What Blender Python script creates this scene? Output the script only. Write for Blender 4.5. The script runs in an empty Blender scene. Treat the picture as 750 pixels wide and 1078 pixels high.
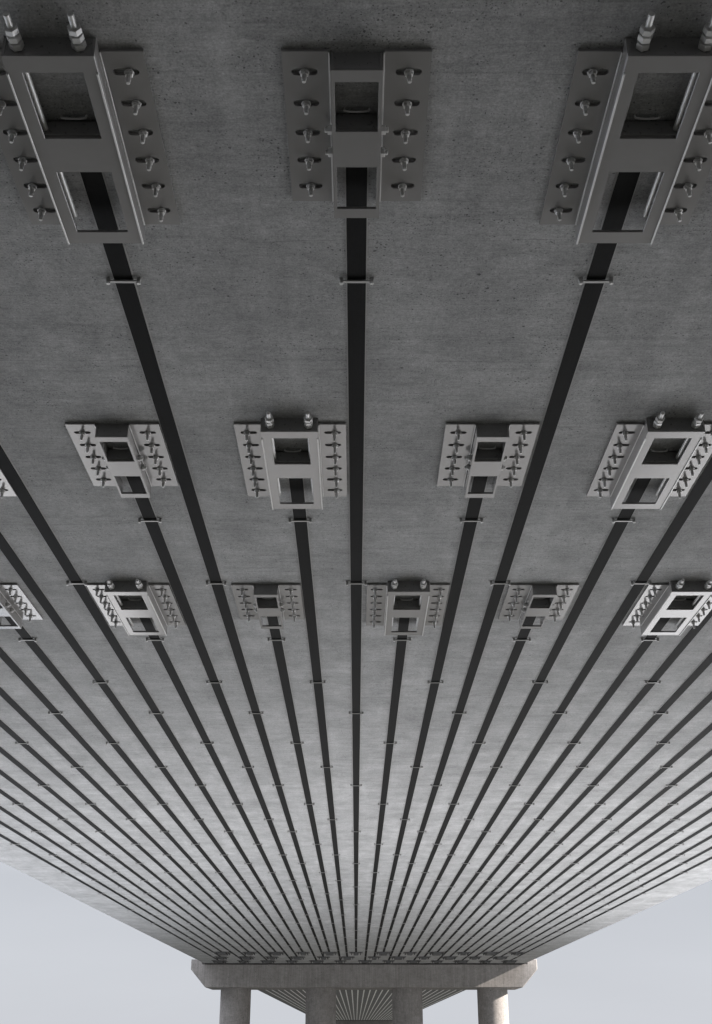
import bpy, bmesh, math, random
from mathutils import Vector, Matrix
random.seed(7)
R = math.radians
sc = bpy.context.scene
COL = sc.collection

# ------------------------------------------------------------------ layout
SOF = 9.0                 # soffit height above the ground
CAMZ = 5.0                 # the camera stands on the abutment bench
F_PX, HOR, CX = 1200.0, 1094.0, 375.5      # measured on the 750 x 1078 photograph
PITCH = math.atan((HOR - 539.0) / F_PX)
DECK_L, DECK_R = -8.83, 9.85
PIER_Y = 71.0
PIER2_Y = 290.0
SUN_TO = Vector((0.905, -0.125, 0.385)).normalized()

def in_frame(x, y, z, m=0):
    h = z - CAMZ
    zc = h * math.sin(PITCH) + y * math.cos(PITCH)
    if zc < 0.3: return False
    u = CX + F_PX * x / zc
    v = HOR - F_PX * h / (math.cos(PITCH) * zc)
    return -m < u < 750 + m and -m < v < 1078 + m

# ------------------------------------------------------------------ helpers
def tag(o, label=None, cat=None, group=None, kind=None):
    if label: o['label'] = label
    if cat: o['category'] = cat
    if group: o['group'] = group
    if kind: o['kind'] = kind
    return o

def empty(name, loc, rz=0.0):
    o = bpy.data.objects.new(name, None)
    o.empty_display_size = 0.1
    o.location = loc; o.rotation_euler = (0, 0, rz)
    COL.objects.link(o)
    return o

class MB:
    def __init__(s): s.bm = bmesh.new()
    def _merge(s, b):
        me = bpy.data.meshes.new('tmp'); b.to_mesh(me); b.free()
        s.bm.from_mesh(me); bpy.data.meshes.remove(me)
    def box(s, x0, x1, y0, y1, z0, z1, bev=0.0, seg=1):
        b = bmesh.new()
        bmesh.ops.create_cube(b, size=1.0)
        for v in b.verts:
            v.co = Vector(((x0 + x1) / 2 + v.co.x * (x1 - x0), (y0 + y1) / 2 + v.co.y * (y1 - y0), (z0 + z1) / 2 + v.co.z * (z1 - z0)))
        if bev: bmesh.ops.bevel(b, geom=b.edges[:], offset=bev, segments=seg, affect='EDGES', profile=0.5)
        s._merge(b); return s
    def cyl(s, p0, p1, r, n=16, r2=None, bev=0.0, spin=0.0):
        p0, p1 = Vector(p0), Vector(p1); d = p1 - p0
        b = bmesh.new()
        bmesh.ops.create_cone(b, cap_ends=True, segments=n, radius1=r, radius2=r if r2 is None else r2, depth=d.length)
        if bev:
            es = [e for e in b.edges if abs(e.verts[0].co.z - e.verts[1].co.z) < 1e-6]
            bmesh.ops.bevel(b, geom=es, offset=bev, segments=1, affect='EDGES')
        q = Vector((0, 0, 1)).rotation_difference(d)
        bmesh.ops.transform(b, matrix=Matrix.Translation((p0 + p1) / 2) @ q.to_matrix().to_4x4() @ Matrix.Rotation(spin, 4, 'Z'), verts=b.verts)
        s._merge(b); return s
    def prism_xz(s, pts, y0, y1, bev=0.0):
        b = bmesh.new()
        f = b.faces.new([b.verts.new((x, y0, z)) for x, z in pts])
        ex = bmesh.ops.extrude_face_region(b, geom=[f])
        for v in [g for g in ex['geom'] if isinstance(g, bmesh.types.BMVert)]: v.co.y = y1
        bmesh.ops.recalc_face_normals(b, faces=b.faces)
        if bev: bmesh.ops.bevel(b, geom=b.edges[:], offset=bev, segments=1, affect='EDGES')
        s._merge(b); return s
    def holed(s, x0, x1, y0, y1, z0, z1, holes, rad_seg=8, bev=0.0015):
        """flat plate with a column of round-ended slots; holes = (cx, cy, length in x, width in y)"""
        b = bmesh.new()
        ys = [y0] + [(holes[k][1] + holes[k + 1][1]) / 2 for k in range(len(holes) - 1)] + [y1]
        for k, (cx, cy, L, W) in enumerate(holes):
            ya, yb = ys[k], ys[k + 1]
            inner, outer = [], []
            r = W / 2
            for side in (1, -1):
                for j in range(rad_seg + 1):
                    a = -math.pi / 2 + math.pi * j / rad_seg + (0 if side == 1 else math.pi)
                    inner.append((cx + side * (L / 2 - r) + r * math.cos(a), cy + r * math.sin(a)))
            n = len(inner)
            for (px, py) in inner:
                dx, dy = px - cx, py - cy
                tx = ((x1 - cx) if dx > 0 else (x0 - cx)) / dx if abs(dx) > 1e-9 else 1e9
                ty = ((yb - cy) if dy > 0 else (ya - cy)) / dy if abs(dy) > 1e-9 else 1e9
                t = min(tx, ty)
                outer.append([cx + dx * t, cy + dy * t])
            # snap the nearest outer point to each corner
            for qx, qy in ((x0, ya), (x1, ya), (x1, yb), (x0, yb)):
                i = min(range(n), key=lambda i: (outer[i][0] - qx) ** 2 + (outer[i][1] - qy) ** 2)
                outer[i] = [qx, qy]
            for z, flip in ((z0, False), (z1, True)):
                vi = [b.verts.new((p[0], p[1], z)) for p in inner]
                vo = [b.verts.new((p[0], p[1], z)) for p in outer]
                for i in range(n):
                    j = (i + 1) % n
                    fc = [vo[i], vo[j], vi[j], vi[i]]
                    if not flip: fc.reverse()
                    try: b.faces.new(fc)
                    except ValueError: pass
                if z == z0: lo = vi
                else: hi = vi
            for i in range(n):
                j = (i + 1) % n
                b.faces.new([lo[i], lo[j], hi[j], hi[i]])
        bmesh.ops.remove_doubles(b, verts=b.verts, dist=1e-5)
        for xs, ya, yb in ((x0, y0, y1), (x1, y0, y1)):
            b.faces.new([b.verts.new((xs, ya, z0)), b.verts.new((xs, yb, z0)), b.verts.new((xs, yb, z1)), b.verts.new((xs, ya, z1))])
        for yy in (y0, y1):
            b.faces.new([b.verts.new((x0, yy, z0)), b.verts.new((x1, yy, z0)), b.verts.new((x1, yy, z1)), b.verts.new((x0, yy, z1))])
        bmesh.ops.recalc_face_normals(b, faces=b.faces)
        s._merge(b); return s
    def mesh(s, name, mat, smooth=False):
        me = bpy.data.meshes.new(name); s.bm.to_mesh(me); s.bm.free()
        me.materials.append(mat)
        if smooth:
            for p in me.polygons: p.use_smooth = True
            me.set_sharp_from_angle(angle=R(35))
        return me
    def build(s, name, mat, parent=None, loc=(0, 0, 0), smooth=False):
        return put(name, s.mesh(name, mat, smooth), parent, loc)

def put(name, me, parent=None, loc=(0, 0, 0)):
    o = bpy.data.objects.new(name, me); COL.objects.link(o)
    o.location = loc
    if parent: o.parent = parent
    return o

def children(o): return [c for c in bpy.data.objects if c.parent is o]
def copy_tree(o, parent=None, kids=None):
    c = o.copy(); COL.objects.link(c); c.parent = parent
    for ch in children(o): copy_tree(ch, c)
    return c

# ------------------------------------------------------------------ materials
def mat_base(name):
    m = bpy.data.materials.new(name); m.use_nodes = True
    nt = m.node_tree; nt.nodes.clear()
    out = nt.nodes.new('ShaderNodeOutputMaterial'); bs = nt.nodes.new('ShaderNodeBsdfPrincipled')
    nt.links.new(bs.outputs[0], out.inputs[0])
    return m, nt, bs

class NT:
    def __init__(s, nt, scale=(1, 1, 1), coord='Object'):
        s.nt = nt
        s.tc = nt.nodes.new('ShaderNodeTexCoord').outputs[coord]
    def node(s, t, **kw):
        n = s.nt.nodes.new(t)
        for k, v in kw.items(): setattr(n, k, v)
        return n
    def link(s, a, b): s.nt.links.new(a, b)
    def mapped(s, sc, loc=(0, 0, 0)):
        n = s.node('ShaderNodeMapping'); n.inputs['Scale'].default_value = sc; n.inputs['Location'].default_value = loc
        s.link(s.tc, n.inputs[0]); return n.outputs[0]
    def noise(s, sc, scale=1.0, detail=4.0, rough=0.6, loc=(0, 0, 0)):
        n = s.node('ShaderNodeTexNoise'); s.link(s.mapped(sc, loc), n.inputs['Vector'])
        n.inputs['Scale'].default_value = scale; n.inputs['Detail'].default_value = detail; n.inputs['Roughness'].default_value = rough
        return n.outputs['Fac']
    def ramp(s, v, stops):
        n = s.node('ShaderNodeValToRGB'); s.link(v, n.inputs[0]); e = n.color_ramp.elements
        while len(e) < len(stops): e.new(0.5)
        for el, (p, c) in zip(e, stops):
            el.position = p; el.color = (c, c, c, 1) if not isinstance(c, tuple) else (*c, 1)
        return n.outputs[0]
    def math(s, op, a, b=None):
        n = s.node('ShaderNodeMath', operation=op)
        for i, v in enumerate((a, b)):
            if v is None: continue
            if isinstance(v, (int, float)): n.inputs[i].default_value = v
            else: s.link(v, n.inputs[i])
        return n.outputs[0]
    def mix(s, fac, a, b, mode='MIX'):
        n = s.node('ShaderNodeMix', data_type='RGBA', blend_type=mode)
        for i, v in ((0, fac), (6, a), (7, b)):
            if isinstance(v, (int, float)): n.inputs[i].default_value = v
            elif isinstance(v, tuple): n.inputs[i].default_value = (*v, 1)
            else: s.link(v, n.inputs[i])
        return n.outputs[2]
    def bump(s, h, strength, dist, bs):
        n = s.node('ShaderNodeBump'); n.inputs['Strength'].default_value = strength; n.inputs['Distance'].default_value = dist
        s.link(h, n.inputs['Height']); s.link(n.outputs[0], bs.inputs['Normal'])

def concrete(name, col, grain=(5, 70, 70), pits=True, mott=0.16, pit_scale=16.0, seams=False, rough=0.85, streak=0.12):
    m, nt, bs = mat_base(name); t = NT(nt)
    g1 = t.noise(grain, 1.0, 5.0, 0.65)
    g2 = t.noise((grain[0] * 3.1, grain[1] * 2.2, grain[2] * 2.2), 1.0, 4.0, 0.7, (3, 1, 7))
    mo = t.noise((0.55, 0.8, 0.8), 1.0, 6.0, 0.62, (11, 4, 2))
    mo2 = t.noise((2.4, 1.1, 2.4), 1.0, 6.0, 0.68, (5, 9, 1))
    fine = t.noise((90, 90, 90), 1.0, 3.0, 0.7)
    g3 = t.noise((grain[0] * 6, grain[1] * 0.5, grain[2] * 0.5), 1.0, 6.0, 0.78, (8, 3, 1))
    k = t.ramp(g1, [(0.28, 1 - streak), (0.72, 1 + streak * 0.8)])
    k = t.math('MULTIPLY', k, t.ramp(g2, [(0.25, 0.88), (0.75, 1.10)]))
    k = t.math('MULTIPLY', k, t.ramp(g3, [(0.26, 0.68), (0.5, 1.0), (0.76, 1.22)]))
    k = t.math('MULTIPLY', k, t.ramp(mo, [(0.3, 1 - mott), (0.7, 1 + mott)]))
    g4 = t.noise((4.5, 9, 9), 1.0, 6.0, 0.72, (6, 2, 9))
    k = t.math('MULTIPLY', k, t.ramp(g4, [(0.28, 0.86), (0.5, 1.0), (0.72, 1.12)]))
    k = t.math('MULTIPLY', k, t.ramp(mo2, [(0.3, 1 - mott), (0.7, 1 + mott)]))
    k = t.math('MULTIPLY', k, t.ramp(fine, [(0.3, 0.73), (0.7, 1.22)]))
    h = t.math('ADD', t.math('MULTIPLY', g1, 0.5), t.math('MULTIPLY', g2, 0.4))
    if pits:
        wn = t.node('ShaderNodeTexNoise'); t.link(t.tc, wn.inputs['Vector']); wn.inputs['Scale'].default_value = pit_scale * 3
        # blow holes: sparse single ones, clusters of small ones, and fine open pores
        for sc_, size_, off, csc, lo, hi, dep in ((pit_scale, 0.13, 0.0, (0.9, 0.9, 0.9), 0.55, 1.0, 0.6),
                                                  (pit_scale * 2.9, 0.24, 4.0, (1.6, 3.0, 3.0), 0.50, 0.66, 0.58),
                                                  (pit_scale * 5.2, 0.30, 9.0, (1.2, 3.4, 3.4), 0.46, 0.66, 0.45)):
            v = t.node('ShaderNodeTexVoronoi')
            va = t.node('ShaderNodeVectorMath', operation='MULTIPLY_ADD'); t.link(wn.outputs['Color'], va.inputs[0])
            va.inputs[1].default_value = (0.28 / pit_scale, 0.18 / pit_scale, 0.18 / pit_scale); t.link(t.mapped((1, 1, 1), (off, off * 2, 1)), va.inputs[2])
            t.link(va.outputs[0], v.inputs['Vector'])
            v.inputs['Scale'].default_value = sc_; v.inputs['Randomness'].default_value = 1.0
            sep = t.node('ShaderNodeSeparateColor'); t.link(v.outputs['Color'], sep.inputs[0])
            dn = t.ramp(t.noise(csc, 1.0, 4.0, 0.65, (off + 2, off, 5)), [(lo, 0.0), (hi, 0.85)])
            sel = t.math('LESS_THAN', sep.outputs[0], t.math('ADD', dn, 0.03))
            size = t.math('MULTIPLY', t.math('ADD', sep.outputs[1], 0.25), size_)
            pit = t.math('MULTIPLY', t.math('LESS_THAN', v.outputs['Distance'], size), sel)
            k = t.math('MULTIPLY', k, t.math('SUBTRACT', 1.0, t.math('MULTIPLY', pit, dep)))
            h = t.math('SUBTRACT', h, t.math('MULTIPLY', pit, 0.8))
    if seams:
        # pour joints across the deck, one every few metres, faint and uneven
        sp = t.node('ShaderNodeSeparateXYZ'); t.link(t.tc, sp.inputs[0])
        wob = t.noise((0.8, 0.8, 0.8), 1.0, 4.0, 0.6, (7, 7, 7))
        yy = t.math('ADD', sp.outputs[1], t.math('MULTIPLY', wob, 0.12))
        fr = t.math('ABSOLUTE', t.math('SUBTRACT', t.math('FRACT', t.math('MULTIPLY', yy, 1 / 1.22)), 0.5))
        seam = t.math('LESS_THAN', fr, 0.0035)
        brk = t.ramp(t.noise((1.3, 0.5, 1), 1.0, 3.0, 0.6, (1, 2, 3)), [(0.42, 0.0), (0.62, 0.22)])
        k = t.math('MULTIPLY', k, t.math('SUBTRACT', 1.0, t.math('MULTIPLY', seam, brk)))
        # pale lime streaks running along the deck
        lime = t.ramp(t.noise((4.2, 0.35, 1), 1.0, 5.0, 0.62, (21, 2, 3)), [(0.54, 0.0), (0.72, 0.14)])
        k = t.math('ADD', k, lime)
        # blotchy curing stains and pale scum patches with soft edges
        st = t.ramp(t.noise((1.5, 1.9, 1), 1.0, 7.0, 0.70, (31, 12, 3)), [(0.34, 0.86), (0.50, 1.0), (0.66, 1.09)])
        st2 = t.ramp(t.noise((3.4, 2.2, 1), 1.0, 7.0, 0.74, (13, 22, 6)), [(0.36, 0.90), (0.52, 1.0), (0.70, 1.07)])
        k = t.math('MULTIPLY', t.math('MULTIPLY', k, st), st2)
        # darker smears left by the form boards, across the deck
        sm = t.ramp(t.noise((0.7, 13.0, 1), 1.0, 5.0, 0.7, (2, 8, 3)), [(0.50, 0.0), (0.68, 0.20)])
        k = t.math('MULTIPLY', k, t.math('SUBTRACT', 1.0, t.math('MULTIPLY', sm, t.ramp(t.noise((0.5, 1.0, 1), 1.0, 3.0, 0.6, (4, 1, 3)), [(0.4, 0.25), (0.6, 1.0)]))))
    c = t.mix(1.0, col, k, 'MULTIPLY')
    t.link(c, bs.inputs['Base Color']); bs.inputs['Roughness'].default_value = rough
    bs.inputs['Specular IOR Level'].default_value = 0.25
    t.bump(h, 0.5, 0.004, bs)
    return m

def metal(name, col, rough, metallic=1.0, var=0.06, bump=0.0):
    m, nt, bs = mat_base(name); t = NT(nt)
    n = t.noise((6, 6, 6), 1.0, 5.0, 0.65)
    c = t.mix(1.0, col, t.ramp(n, [(0.3, 1 - var), (0.7, 1 + var)]), 'MULTIPLY')
    t.link(c, bs.inputs['Base Color']); bs.inputs['Metallic'].default_value = metallic
    fn = t.noise((40, 9, 40), 1.0, 4.0, 0.6)
    t.link(t.ramp(fn, [(0.3, rough * 0.85), (0.7, rough * 1.2)]), bs.inputs['Roughness'])
    if bump: t.bump(fn, bump, 0.001, bs)
    return m

def strip_mat():
    m, nt, bs = mat_base('carbon_strip'); t = NT(nt)
    n = t.noise((260, 1.2, 1), 1.0, 4.0, 0.7)
    n2 = t.noise((30, 40, 30), 1.0, 3.0, 0.6)
    k = t.math('MULTIPLY', t.ramp(n, [(0.3, 0.6), (0.7, 1.5)]), t.ramp(n2, [(0.3, 0.85), (0.7, 1.15)]))
    t.link(t.mix(1.0, (0.008, 0.008, 0.0083), k, 'MULTIPLY'), bs.inputs['Base Color'])
    bs.inputs['Roughness'].default_value = 0.7
    bs.inputs['Specular IOR Level'].default_value = 0.12
    t.bump(n, 0.25, 0.001, bs)
    return m

M = {}
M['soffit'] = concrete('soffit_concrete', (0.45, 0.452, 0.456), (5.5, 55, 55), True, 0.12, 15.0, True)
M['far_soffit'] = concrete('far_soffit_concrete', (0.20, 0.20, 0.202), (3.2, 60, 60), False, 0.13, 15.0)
M['cap'] = concrete('pier_concrete', (0.300, 0.285, 0.275), (5.0, 5.0, 0.6), True, 0.12, 6.0)
M['column'] = concrete('column_concrete', (0.295, 0.280, 0.270), (3.0, 3.0, 5.5), True, 0.09, 6.0)
M['abut'] = concrete('abutment_concrete', (0.30, 0.295, 0.29), (3, 3, 8), True, 0.2, 6.0)
M['steel'] = metal('anchor_steel', (0.345, 0.338, 0.337), 0.14, 0.2, var=0.03)
M['edge'] = metal('gleam_steel_edge', (0.62, 0.615, 0.61), 0.34, 0.5)  # gleam along the edges, put into a lighter colour than the plates
M['dark_steel'] = metal('dark_steel', (0.27, 0.268, 0.268), 0.3, 0.2)
M['zinc'] = metal('zinc_bolt', (0.72, 0.717, 0.713), 0.34, 0.3, bump=0.1)
M['handle'] = metal('handle', (0.80, 0.795, 0.79), 0.4, 0.0)
M['carbon'] = strip_mat()
M['glue'] = metal('adhesive_bed', (0.50, 0.50, 0.50), 0.5, 0.0)
M['pale_strip'] = metal('pale_strip', (0.90, 0.90, 0.90), 0.35, 0.0)  # near-white colour stands in for sky reflected at a grazing angle
M['rubber'] = metal('bearing_rubber', (0.02, 0.02, 0.02), 0.7, 0.0)

# ------------------------------------------------------------------ bridge decks, piers, abutment
def deck(name, label, y0, y1, mat):
    root = empty(name, ((DECK_L + DECK_R) / 2, y0, SOF))
    cx = (DECK_L + DECK_R) / 2; w = (DECK_R - DECK_L) / 2
    MB().prism_xz([(-w, 0), (w, 0), (w, 1.15), (-w, 1.15)], 0, y1 - y0, 0.02).build('slab', mat, root)
    for s in (-1, 1):
        MB().box(s * w - s * 0.02 if s < 0 else w - 0.42, -w + 0.42 if s < 0 else w - 0.02, 0.02, y1 - y0 - 0.02, 1.153, 2.1, 0.02).build('parapet', M['cap'], root)
    tag(root, label, 'bridge deck')
    return root
deck('bridge_deck', 'grey concrete soffit of the near bridge span filling the view overhead', -4.0, 72.72, M['soffit'])
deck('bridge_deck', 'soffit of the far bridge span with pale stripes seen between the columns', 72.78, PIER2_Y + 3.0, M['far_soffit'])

def pier(y0, label, xs, scale=1.0):
    root = empty('bridge_pier', (0, y0 + 1.75, 0))
    L, Rr = DECK_L, DECK_R
    S = SOF
    pts = [(L - 0.73, S + 0.22), (L - 0.10, S + 0.22), (L - 0.10, S - 0.06), (Rr + 0.10, S - 0.06), (Rr + 0.10, S + 0.22), (Rr + 0.65, S + 0.22),
           (Rr + 0.65, S - 0.33), (Rr - 0.25, S - 1.30), (L + 0.15, S - 1.30), (L - 0.73, S - 0.33)]
    cap = MB().prism_xz(pts, -1.75, 1.75, 0.03).build('pier_cap', M['cap'], root)
    MB().box(L + 0.05, Rr - 0.05, -1.6, 1.6, S - 0.0595, S - 0.002).build('bearing_pad', M['rubber'], cap)
    for x in xs:
        MB().cyl((x, 0, -0.5), (x, 0, S - 1.30), 0.89, 64).build('column', M['column'], root, smooth=True)
    tag(root, label, 'bridge pier', 'bridge piers')
pier(PIER_Y, 'concrete pier with chamfered cap on four round columns carrying the near span', (-7.07, -2.06, 3.01, 8.02))
pier(PIER2_Y, 'far concrete pier cap seen at the end of the second span between the columns', (-7.07, -2.06, 3.01, 8.02))

root = empty('bridge_abutment', (0.5, -2.0, 0))
MB().box(-12.5, 12.5, -1.2, 0.8, 0.5, SOF - 0.06, 0.03).build('abutment_wall', M['abut'], root)
for s in (-1, 1):
    MB().box(s * 12.9 - 0.4, s * 12.9 + 0.4, -11.0, 0.78, 0.5, SOF + 2.0, 0.03).build('wing_wall', M['abut'], root)
tag(root, 'concrete abutment wall at the near end of the bridge', 'abutment', kind='structure')

# ------------------------------------------------------------------ ground
def gh(x, y):
    side = max(abs(x - 0.5) - 13.3, 0.0)
    if y < -1.3:
        h = SOF + 1.1 - side / 1.5
    else:
        h = (3.3 if y < 1.2 else 3.3 - (y - 1.2) / 1.5) - side / 1.6
    return max(h, 0.0)
def ground_material():
    m, nt, bs = mat_base('ground'); t = NT(nt)
    sp = t.node('ShaderNodeSeparateXYZ'); t.link(t.tc, sp.inputs[0])
    wob = t.noise((0.06, 0.06, 0.06), 1.0, 5.0, 0.65)
    wob2 = t.noise((0.35, 0.35, 0.35), 1.0, 5.0, 0.7, (4, 4, 4))
    w = t.math('ADD', t.math('MULTIPLY', t.math('SUBTRACT', wob, 0.5), 26.0), t.math('MULTIPLY', t.math('SUBTRACT', wob2, 0.5), 4.0))
    n1 = t.noise((1.1, 1.1, 1.1), 1.0, 8.0, 0.7, (2, 0, 0))
    n2 = t.noise((9, 9, 9), 1.0, 4.0, 0.7, (2, 5, 0))
    gk = t.math('MULTIPLY', t.ramp(n1, [(0.3, 0.85), (0.7, 1.15)]), t.ramp(n2, [(0.3, 0.82), (0.7, 1.18)]))
    bounce_pale = t.mix(1.0, (0.755, 0.785, 0.815), gk, 'MULTIPLY')  # invented pale ground, there to bounce light onto the soffit
    bounce_mid = t.mix(1.0, (0.42, 0.439, 0.460), gk, 'MULTIPLY')
    bounce_dark = t.mix(1.0, (0.034, 0.036, 0.034), gk, 'MULTIPLY')  # invented dark ground, keeps the near soffit dim
    bounce_dim = t.mix(1.0, (0.080, 0.083, 0.080), gk, 'MULTIPLY')  # invented darker ground, dims the soffit towards the pier
    # duller middle band, invented to dim reflections in the central anchor plates
    mid = t.ramp(t.math('MULTIPLY', t.math('ADD', t.math('ABSOLUTE', t.math('SUBTRACT', sp.outputs[0], 0.5)), t.math('MULTIPLY', w, 0.18)), 1 / 20.0), [(0.31, 0.0), (0.42, 1.0)])
    c = t.mix(mid, bounce_mid, bounce_pale)
    side = t.ramp(t.math('MULTIPLY', t.math('ADD', t.math('ABSOLUTE', sp.outputs[0]), t.math('MULTIPLY', w, 0.15)), 1 / 20.0), [(0.30, 0.0), (0.42, 1.0)])
    far = t.ramp(t.math('MULTIPLY', t.math('ADD', t.math('SUBTRACT', sp.outputs[1], t.math('MULTIPLY', side, 16.0)), t.math('MULTIPLY', w, 0.5)), 1 / 100.0), [(0.255, 0.0), (0.365, 1.0)])
    c = t.mix(far, c, bounce_dim)
    near = t.ramp(t.math('MULTIPLY', t.math('ADD', t.math('ADD', sp.outputs[1], t.math('MULTIPLY', side, 1.5)), t.math('MULTIPLY', w, 0.12)), 1 / 100.0), [(0.155, 1.0), (0.20, 0.0)])
    c = t.mix(near, c, bounce_dark)
    # the embankment and its slope share the dark tone added to dim the soffit
    up = t.ramp(t.math('MULTIPLY', t.math('ADD', sp.outputs[2], t.math('MULTIPLY', t.math('SUBTRACT', wob2, 0.5), 0.8)), 1.0), [(0.15, 0.0), (0.6, 1.0)])
    c = t.mix(up, c, bounce_dark)
    t.link(c, bs.inputs['Base Color']); bs.inputs['Roughness'].default_value = 0.95
    bs.inputs['Specular IOR Level'].default_value = 0.1
    t.bump(n2, 0.4, 0.02, bs)
    return m
def axis(lo, hi, dense0, dense1, step):
    v = []
    x = dense0
    while x <= dense1 + 1e-6: v.append(x); x += step
    s = step; x = dense1
    while x < hi: s *= 1.5; x += s; v.append(min(x, hi))
    s = step; x = dense0
    while x > lo: s *= 1.5; x -= s; v.insert(0, max(x, lo))
    return v
xs = axis(-6000, 6000, -40, 40, 1.0); ys = axis(-3000, 9000, -30, 14, 0.5)
bm = bmesh.new()
grid = [[bm.verts.new((x, y, gh(x, y))) for x in xs] for y in ys]
for j in range(len(ys) - 1):
    for i in range(len(xs) - 1):
        bm.faces.new((grid[j][i], grid[j][i + 1], grid[j + 1][i + 1], grid[j + 1][i]))
me = bpy.data.meshes.new('ground'); bm.to_mesh(me); bm.free(); me.materials.append(ground_material())
tag(put('ground', me), 'open ground below the bridge', 'ground', kind='structure')

# ------------------------------------------------------------------ strips
N0, N1 = -17, 19
MEAS = {-8: -3.606, -5: -2.207, -4: -1.742, -3: -1.345, -2: -0.873, -1: -0.472, 0: 0.003, 1: 0.506, 2: 0.976, 3: 1.388, 4: 1.822, 5: 2.262, 7: 3.228}
def SX(i): return MEAS.get(i, i * 0.4525 + 0.028)
A0 = {0: 3.735, 2: 7.12, 1: 10.29}           # start of the near anchor by row
CL0 = {0: 5.425, 2: 8.78, 1: 11.95}          # first clip
FAR = {0: 61.97, 2: 65.5, 1: 68.75}          # middle of the far anchor
CSTEP = 4.815
ORD = 'zeroth first second third fourth fifth sixth seventh eighth ninth tenth eleventh twelfth thirteenth fourteenth fifteenth sixteenth seventeenth eighteenth nineteenth'.split()
def which(i, noun='strip'):
    if i == 0: return 'the central ' + noun
    return f'the {ORD[abs(i)]} {noun} {"left" if i < 0 else "right"} of the central one'
for i in range(N0, N1 + 1):
    r = i % 3
    y0, y1 = A0[r] + 0.45, FAR[r] + 0.1
    bm_ = MB()
    bm_.box(-0.054, 0.054, 0, y1 - y0, -0.012, -0.0055, 0.001)
    o = bm_.build('carbon_strip', M['carbon'], None, (SX(i), y0, SOF))
    MB().box(-0.0608, 0.0608, 0.01, y1 - y0 - 0.01, -0.0054, 0.0).build('adhesive_bed', M['glue'], o)
    lab = 'flat black strip running straight along the middle of the soffit' if i == 0 else 'flat black strip along the soffit, ' + which(i)[4:]
    tag(o, lab, 'carbon strip', 'black strips along the near soffit')

# pale strips of the span beyond the pier
k = 0
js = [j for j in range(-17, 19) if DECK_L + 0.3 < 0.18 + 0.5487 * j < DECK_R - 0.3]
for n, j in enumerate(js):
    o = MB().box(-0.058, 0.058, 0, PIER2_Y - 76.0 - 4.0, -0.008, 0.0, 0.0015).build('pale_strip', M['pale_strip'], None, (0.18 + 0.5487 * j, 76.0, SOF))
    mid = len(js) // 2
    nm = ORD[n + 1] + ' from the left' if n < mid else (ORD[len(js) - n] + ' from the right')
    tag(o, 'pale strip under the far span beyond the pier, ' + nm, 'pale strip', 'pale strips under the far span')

# ------------------------------------------------------------------ anchors
DZ = 0.113                                     # the frame's depth below the soffit
PT = 0.020
def bolt_meshes():
    b = MB()
    b.cyl((0, 0, 0.0), (0, 0, -0.050 - PT), 0.0110, 16, bev=0.0015)
    b.cyl((0, 0, -0.050 - PT), (0, 0, -0.063 - PT), 0.0095, 14, bev=0.002)
    bolt = b.mesh('anchor_bolt', M['zinc'], True)
    n = MB().cyl((0, 0, -PT - 0.006), (0, 0, -PT - 0.021), 0.0195, 6, bev=0.002, spin=0.3)
    nut = n.mesh('nut', M['zinc'])
    w = MB().cyl((0, 0, -PT - 0.0005), (0, 0, -PT - 0.0055), 0.0225, 20, bev=0.001)
    return bolt, nut, w.mesh('washer', M['zinc'], True)
BOLT, NUT, WASH = bolt_meshes()
def add_bolt(root, x, y):
    b = put('anchor_bolt', BOLT, root, (x, y, 0)); b.rotation_euler = (random.uniform(-0.03, 0.03), random.uniform(-0.03, 0.03), random.uniform(0, 6)); b.scale.z = random.uniform(0.98, 1.10)
    put('nut', NUT, b); put('washer', WASH, b)

def frame_mesh(w, ow, y0, y1, ops, z0, z1, name):
    """flat frame with rectangular openings; ops = [(ya, yb), ...]"""
    xs = [-w, -ow, ow, w]; ys = [y0]
    for ya, yb in ops: ys += [ya, yb]
    ys.append(y1)
    solid = lambda i, j: 0 <= i < 3 and 0 <= j < len(ys) - 1 and not (i == 1 and j % 2 == 1)
    b = MB(); bm = bmesh.new()
    V = {}
    def v(i, j, z):
        if (i, j, z) not in V: V[i, j, z] = bm.verts.new((xs[i], ys[j], z))
        return V[i, j, z]
    for i in range(3):
        for j in range(len(ys) - 1):
            if not solid(i, j): continue
            bm.faces.new((v(i, j, z1), v(i + 1, j, z1), v(i + 1, j + 1, z1), v(i, j + 1, z1)))
            bm.faces.new((v(i, j + 1, z0), v(i + 1, j + 1, z0), v(i + 1, j, z0), v(i, j, z0)))
            for di, dj, a, c in ((-1, 0, (i, j), (i, j + 1)), (1, 0, (i + 1, j), (i + 1, j + 1)), (0, -1, (i, j), (i + 1, j)), (0, 1, (i, j + 1), (i + 1, j + 1))):
                if not solid(i + di, j + dj): bm.faces.new((v(*a, z0), v(*c, z0), v(*c, z1), v(*a, z1)))
    bmesh.ops.recalc_face_normals(bm, faces=bm.faces)
    es = [e for e in bm.edges if len(e.link_faces) == 2 and e.calc_face_angle(0) > 1.0]
    bmesh.ops.bevel(bm, geom=es, offset=0.0015, segments=1, affect='EDGES')
    b._merge(bm)
    return b.mesh(name, M['steel'])

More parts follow.
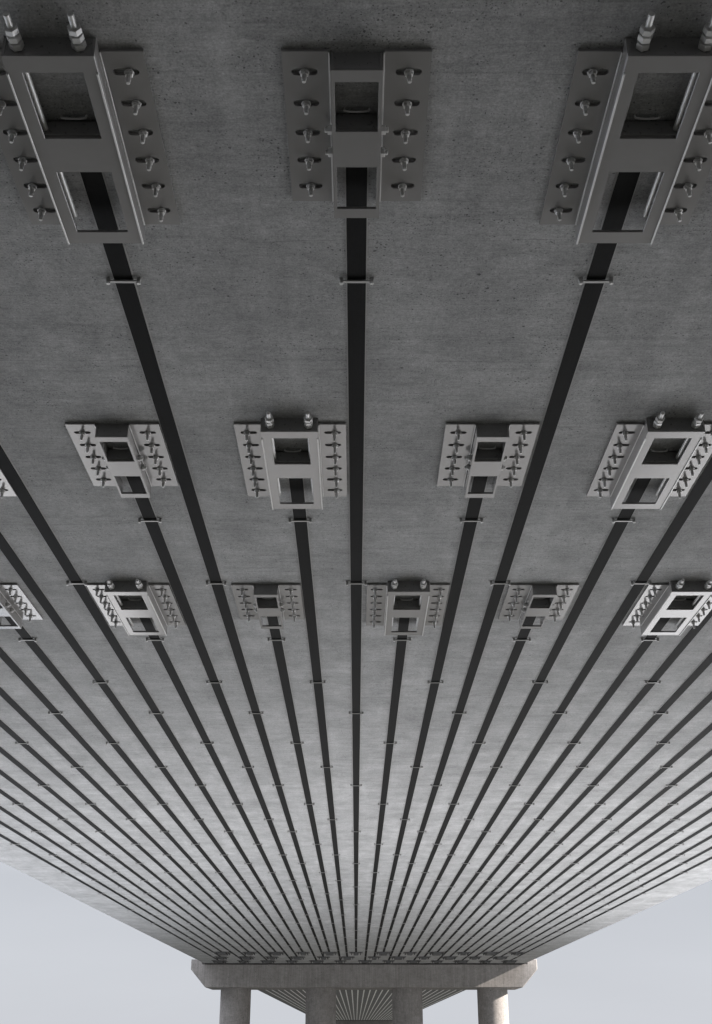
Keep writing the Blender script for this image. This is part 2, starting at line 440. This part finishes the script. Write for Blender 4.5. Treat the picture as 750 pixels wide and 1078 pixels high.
def make_anchor(kind):
    root = empty('strip_anchor', (0, 0, SOF))
    if kind == 'short':
        n, L, xi, xo, fw, ow, xb, off = 5, 0.995, 0.123, 0.335, 0.1165, 0.099, 0.236, 0.0
        ops = [(0.088, 0.395), (0.638, 0.945)]; f0, f1 = 0.018, 1.018
        e0 = 0.020
    else:
        n, L, xi, xo, fw, ow, xb, off = 6, 1.185, 0.207, 0.400, 0.2035, 0.134, 0.303, 0.014
        ops = [(0.034, 0.440), (0.672, 1.132)]; f0, f1 = -0.062, 1.226
        e0 = -0.062
    # plates bolted to the soffit, each with its column of slots
    for s in (-1, 1):
        x0, x1 = sorted((s * xi, s * xo))
        hs = [(s * xb, 0.118 + 0.19 * k, 0.120, 0.040) for k in range(n)]
        MB().holed(x0, x1, 0, L, -PT, -0.002, hs).build('slotted_plate', M['steel'], root)
        a, b_ = sorted((s * (xi - 0.0035), s * (xi + 0.003)))
        MB().box(a, b_, 0.002, L - 0.002, -PT - 0.007, -PT - 0.0005, 0.0012).build('plate_edge', M['edge'], root)
        # side of the box
        a, b_ = sorted((s * fw, s * (fw - 0.014)))
        MB().box(a, b_, f0 + 0.001, f1 - 0.001, -DZ + 0.0165, -0.001, 0.001).build('side_wall', M['steel'], root)
        if kind == 'long':
            a, b_ = sorted((s * (fw - 0.0085), s * (fw + 0.0005)))
            MB().box(a, b_, ops[0][0], f1, -DZ - 0.009, -DZ - 0.0005, 0.0015).build('frame_lip', M['edge'], root)
        for k in range(n):
            add_bolt(root, s * (xb + off), 0.118 + 0.19 * k)
    put('frame', frame_mesh(fw, ow, f0, f1, ops, -DZ, -DZ + 0.016, 'frame'), root)
    MB().box(-fw + 0.0145, fw - 0.0145, e0 + 0.003, e0 + 0.019, -DZ + 0.0165, -0.001, 0.001).build('end_plate', M['dark_steel'], root)
    # clamp block that grips the strip behind the middle plate
    a, b_ = ops[0][1] - 0.012, ops[1][0] - 0.02
    MB().box(-fw + 0.0150, fw - 0.0150, a, b_, -DZ + 0.0165, -0.014, 0.002).build('clamp_block', M['dark_steel'], root)
    c = MB(); P_ = [(-0.060, -0.001), (-0.058, -0.017), (-0.035, -0.022), (0.0, -0.024), (0.035, -0.022), (0.058, -0.017), (0.060, -0.001)]
    for (xa, za), (xb_, zb) in zip(P_, P_[1:]): c.cyl((xa, a - 0.024, za), (xb_, a - 0.024, zb), 0.005, 10)
    c.build('clamp_bar', M['handle'], root, smooth=True)
    if kind == 'short':
        me_ = None
        for s in (-1, 1):
            for y in (0.436, 0.587):
                b = MB()
                b.cyl((s * (fw + 0.0005), y, -0.062), (s * (fw + 0.022), y, -0.062), 0.0235, 6, bev=0.002)
                sb = b.build('side_bolt', M['zinc'], root)
                MB().cyl((s * (fw + 0.0225), y, -0.062), (s * (fw + 0.036), y, -0.062), 0.013, 14, bev=0.002).build('bolt_end', M['zinc'], sb, smooth=True)
    else:
        for s in (-1, 1):
            x, z = s * 0.136, -0.062
            rod = MB().cyl((x, -0.245, z), (x, 1.06, z), 0.0150, 18, bev=0.003).build('tension_rod', M['zinc'], root, smooth=True)
            for k, (ya, yb, rr) in enumerate(((-0.095, -0.064, 0.032), (-0.136, -0.106, 0.032), (-0.175, -0.146, 0.032))):
                MB().cyl((x, ya, z), (x, yb, z), rr, 6, bev=0.0018, spin=0.25 + 0.22 * k).build('nut', M['zinc'], rod)
    return root

protos = {k: make_anchor(k) for k in ('short', 'long')}
def is_long(i):
    r = i % 3
    if r == 0: return (i // 3) % 2 != 0
    if r == 2: return ((i + 1) // 3) % 2 == 0
    return ((i - 1) // 3) % 2 == 0
LAB = {
    0: 'short bolted steel anchor in the top middle of the soffit without protruding rods',
    -3: 'large dark anchor in the top left corner with two rods sticking out above',
    3: 'large dark anchor in the top right corner with two rods sticking out above',
    -1: 'long grey anchor with two rods directly left of the central strip in the second row',
    2: 'short grey anchor right of the central strip in the second row, without rods',
    -4: 'short grey anchor at the left of the second row, side bolts facing the middle',
    5: 'long grey anchor with rods at the right of the second row',
    -7: 'anchor of the second row cut off by the left edge, only its plate corner showing',
    -8: 'white-lit short anchor cut off by the left edge in the third row',
    -5: 'long anchor with bright lit left plate and rods in the third row',
    -2: 'small short anchor in the third row, nearest left of the central strip',
    1: 'long anchor in the third row just right of the central strip, facing straight',
    4: 'small short anchor in the third row between two long ones at the right',
    7: 'long bright white anchor cut by the right edge in the third row',
    10: 'anchor of the third row just outside the right edge', -6: 'anchor of the first row outside the left edge',
    6: 'anchor of the first row outside the right edge', 8: 'anchor of the second row outside the right edge',
    -10: 'anchor of the second row outside the left edge', -11: 'anchor of the third row outside the left edge', }
used = {'short': False, 'long': False}
for i in sorted(LAB, key=lambda i: (abs(i), i)):
    kd = 'long' if is_long(i) else 'short'
    x, y = SX(i), A0[i % 3]
    if not any(in_frame(x + dx, y + dy, SOF, 420) for dx in (-0.4, 0.4) for dy in (0, 1.2)): continue
    if not used[kd]: o = protos[kd]; used[kd] = True
    else: o = copy_tree(protos[kd])
    o.location = (x, y, SOF)
    tag(o, LAB[i], 'strip anchor', 'anchors at the near ends of the strips')

# far anchors: a few pixels each, one mesh per anchor
def far_mesh(kind):
    xi, xo, L = (0.123, 0.335, 1.0) if kind == 'short' else (0.207, 0.40, 1.18)
    b = MB()
    for s in (-1, 1):
        x0, x1 = sorted((s * xi, s * xo))
        b.box(x0, x1, -L / 2, L / 2, -PT, -0.001)
        for k in range(5 if kind == 'short' else 6):
            y = -L / 2 + 0.12 + 0.19 * k
            b.cyl((s * (xi + xo) / 2, y, -PT), (s * (xi + xo) / 2, y, -0.10), 0.02, 6)
        x0, x1 = sorted((s * xi * 0.98, s * xi * 0.72))
        b.box(x0, x1, -L / 2, L / 2, -DZ, -0.001)
    for ya, yb in ((-L / 2, -L / 2 + 0.08), (-0.12, 0.12), (L / 2 - 0.07, L / 2)):
        b.box(-xi * 0.71, xi * 0.71, ya, yb, -DZ + 0.002, -0.002)
    if kind == 'long':
        for s in (-1, 1): b.cyl((s * 0.136, L / 2, -0.062), (s * 0.136, L / 2 + 0.2, -0.062), 0.03, 6)
    return b.mesh('far_anchor', M['far'])
M['far'] = metal('far_anchor_steel', (0.11, 0.11, 0.11), 0.6, 0.2)  # darker tone than the steel of the near anchors
fm = {k: far_mesh(k) for k in ('short', 'long')}
for i in range(N0, N1 + 1):
    o = put('strip_anchor', fm['long' if is_long(i) else 'short'], None, (SX(i), FAR[i % 3], SOF))
    tag(o, 'tiny dark far anchor by the pier, on ' + which(i).replace(' of the central one', ' of centre'), 'strip anchor', 'anchors at the far ends of the strips')

# ------------------------------------------------------------------ clips over the strips
def clip_meshes():
    b = MB().box(-0.098, 0.098, -0.011, 0.011, -0.027, -0.0165, 0.002)
    for s in (-1, 1):
        b.box(s * 0.088 - 0.011, s * 0.088 + 0.011, -0.0105, 0.0105, -0.0163, -0.0005, 0.001)
    body = b.mesh('strip_clip', M['clip'])
    s = MB().cyl((0, 0, -0.0272), (0, 0, -0.040), 0.0125, 6, bev=0.0015)
    scr = s.mesh('screw', M['zinc'])
    b = MB().box(-0.098, 0.098, -0.011, 0.011, -0.027, -0.0165)
    for s in (-1, 1):
        b.box(s * 0.088 - 0.011, s * 0.088 + 0.011, -0.0105, 0.0105, -0.04, -0.0005)
    return body, scr, b
M['clip'] = metal('clip_steel', (0.42, 0.418, 0.415), 0.32, 0.3)
CB, CS, small = clip_meshes()
small_me = small.mesh('strip_clip', M['clip'])
spots = []
for i in range(N0, N1 + 1):
    for k in range(12):
        y = CL0[i % 3] + CSTEP * k
        if y > FAR[i % 3] - 0.9: continue
        spots.append((y, i, k))
spots.sort(key=lambda s: (s[0], abs(s[1])))
vis = [s for s in spots if in_frame(SX(s[1]), s[0], SOF, 6)]
solo = set(vis[:300])
rest = MB()
for sp in spots:
    y, i, k = sp
    if sp in solo:
        if y < 21:
            o = put('strip_clip', CB, None, (SX(i), y, SOF))
            for s in (-1, 1): 
                q = put('screw', CS, o, (s * 0.088, 0, 0)); q.rotation_euler.z = random.uniform(0, 3)
        else:
            o = put('strip_clip', small_me, None, (SX(i), y, SOF))
        o.rotation_euler.z = random.uniform(-0.012, 0.012)
        on = 'the central strip' if i == 0 else f'the {ORD[abs(i)]} strip {"left" if i < 0 else "right"} of the centre'
        tag(o, f'small steel clip across {on}, {ORD[k + 1]} from its near anchor', 'strip clip', 'clips holding the black strips')
    elif in_frame(SX(i), y, SOF, 400):
        x = SX(i)
        rest.box(x - 0.098, x + 0.098, y - 0.011, y + 0.011, SOF - 0.027, SOF - 0.0165)
        for s in (-1, 1):
            rest.box(x + s * 0.088 - 0.011, x + s * 0.088 + 0.011, y - 0.0105, y + 0.0105, SOF - 0.0163, SOF - 0.0005)
o = rest.build('strip_clip', M['clip'])
tag(o, 'the many tiny clips on the strips far down the soffit near the pier', 'strip clips', 'clips holding the black strips', 'stuff')

# ------------------------------------------------------------------ camera
cam = bpy.data.cameras.new('camera'); co = bpy.data.objects.new('camera', cam); COL.objects.link(co)
cam.sensor_fit = 'VERTICAL'; cam.sensor_height = 24.0; cam.sensor_width = 24.0
cam.lens = F_PX * 24.0 / 1078.0
cam.clip_start = 0.05; cam.clip_end = 20000
co.location = (0, 0, CAMZ); co.rotation_euler = (math.pi / 2 + PITCH, 0, 0)
sc.camera = co

# ------------------------------------------------------------------ light
el = math.asin(SUN_TO.z); az = math.atan2(SUN_TO.x, SUN_TO.y)
sun = bpy.data.lights.new('sun', 'SUN'); so = bpy.data.objects.new('sun', sun); COL.objects.link(so)
sun.energy = 3.0; sun.angle = R(0.6); sun.color = (1.0, 0.91, 0.82)
so.rotation_euler = SUN_TO.to_track_quat('Z', 'Y').to_euler()
HAZE = 2.2            # pale overcast veil mixed over the clear sky
w = bpy.data.worlds.new('World'); sc.world = w; w.use_nodes = True
nt = w.node_tree; nt.nodes.clear()
out = nt.nodes.new('ShaderNodeOutputWorld'); bg = nt.nodes.new('ShaderNodeBackground')
sky = nt.nodes.new('ShaderNodeTexSky'); sky.sky_type = 'NISHITA'; sky.sun_disc = False
sky.sun_elevation = el; sky.sun_rotation = az
sky.air_density = 1.0; sky.dust_density = 1.0; sky.ozone_density = 1.0
hs = nt.nodes.new('ShaderNodeHueSaturation'); hs.inputs['Saturation'].default_value = 0.35
mx = nt.nodes.new('ShaderNodeMix'); mx.data_type = 'RGBA'; mx.inputs[0].default_value = 0.95
mx.inputs[7].default_value = (HAZE * 0.965, HAZE * 1.0, HAZE * 1.085, 1)
nt.links.new(sky.outputs[0], hs.inputs['Color']); nt.links.new(hs.outputs[0], mx.inputs[6]); 
# an overcast veil is brighter overhead than at the horizon
tcw = nt.nodes.new('ShaderNodeTexCoord'); spw = nt.nodes.new('ShaderNodeSeparateXYZ'); nt.links.new(tcw.outputs['Generated'], spw.inputs[0])
mr = nt.nodes.new('ShaderNodeMapRange'); mr.inputs[1].default_value = 0.12; mr.inputs[2].default_value = 0.8; mr.inputs[3].default_value = 1.0; mr.inputs[4].default_value = 4.7
nt.links.new(spw.outputs[2], mr.inputs[0])
mr2 = nt.nodes.new('ShaderNodeMapRange'); mr2.inputs[1].default_value = 0.0; mr2.inputs[2].default_value = 0.13; mr2.inputs[3].default_value = 1.14; mr2.inputs[4].default_value = 1.0
nt.links.new(spw.outputs[2], mr2.inputs[0])
mm = nt.nodes.new('ShaderNodeMath'); mm.operation = 'MULTIPLY'; nt.links.new(mr.outputs[0], mm.inputs[0]); nt.links.new(mr2.outputs[0], mm.inputs[1])
vm = nt.nodes.new('ShaderNodeVectorMath'); vm.operation = 'SCALE'
cn = nt.nodes.new('ShaderNodeTexNoise'); cn.inputs['Scale'].default_value = 2.2; cn.inputs['Detail'].default_value = 5.0
cm = nt.nodes.new('ShaderNodeMapping'); cm.inputs['Scale'].default_value = (1, 1, 5); nt.links.new(tcw.outputs['Generated'], cm.inputs[0]); nt.links.new(cm.outputs[0], cn.inputs['Vector'])
cr = nt.nodes.new('ShaderNodeMapRange'); cr.inputs[1].default_value = 0.3; cr.inputs[2].default_value = 0.7; cr.inputs[3].default_value = 0.965; cr.inputs[4].default_value = 1.04
nt.links.new(cn.outputs['Fac'], cr.inputs[0])
vc = nt.nodes.new('ShaderNodeVectorMath'); vc.operation = 'SCALE'; nt.links.new(mx.outputs[2], vc.inputs[0]); nt.links.new(cr.outputs[0], vc.inputs['Scale'])
nt.links.new(vc.outputs[0], vm.inputs[0]); nt.links.new(mm.outputs[0], vm.inputs['Scale']); nt.links.new(vm.outputs[0], bg.inputs[0]); nt.links.new(bg.outputs[0], out.inputs[0])
bg.inputs[1].default_value = 0.05
sc.view_settings.view_transform = 'Standard'; sc.view_settings.look = 'None'
sc.view_settings.gamma = 1.0; sc.view_settings.use_curve_mapping = False
sc.view_settings.exposure = 2.34
sc.cycles.max_bounces = 12; sc.cycles.diffuse_bounces = 6; sc.cycles.glossy_bounces = 5
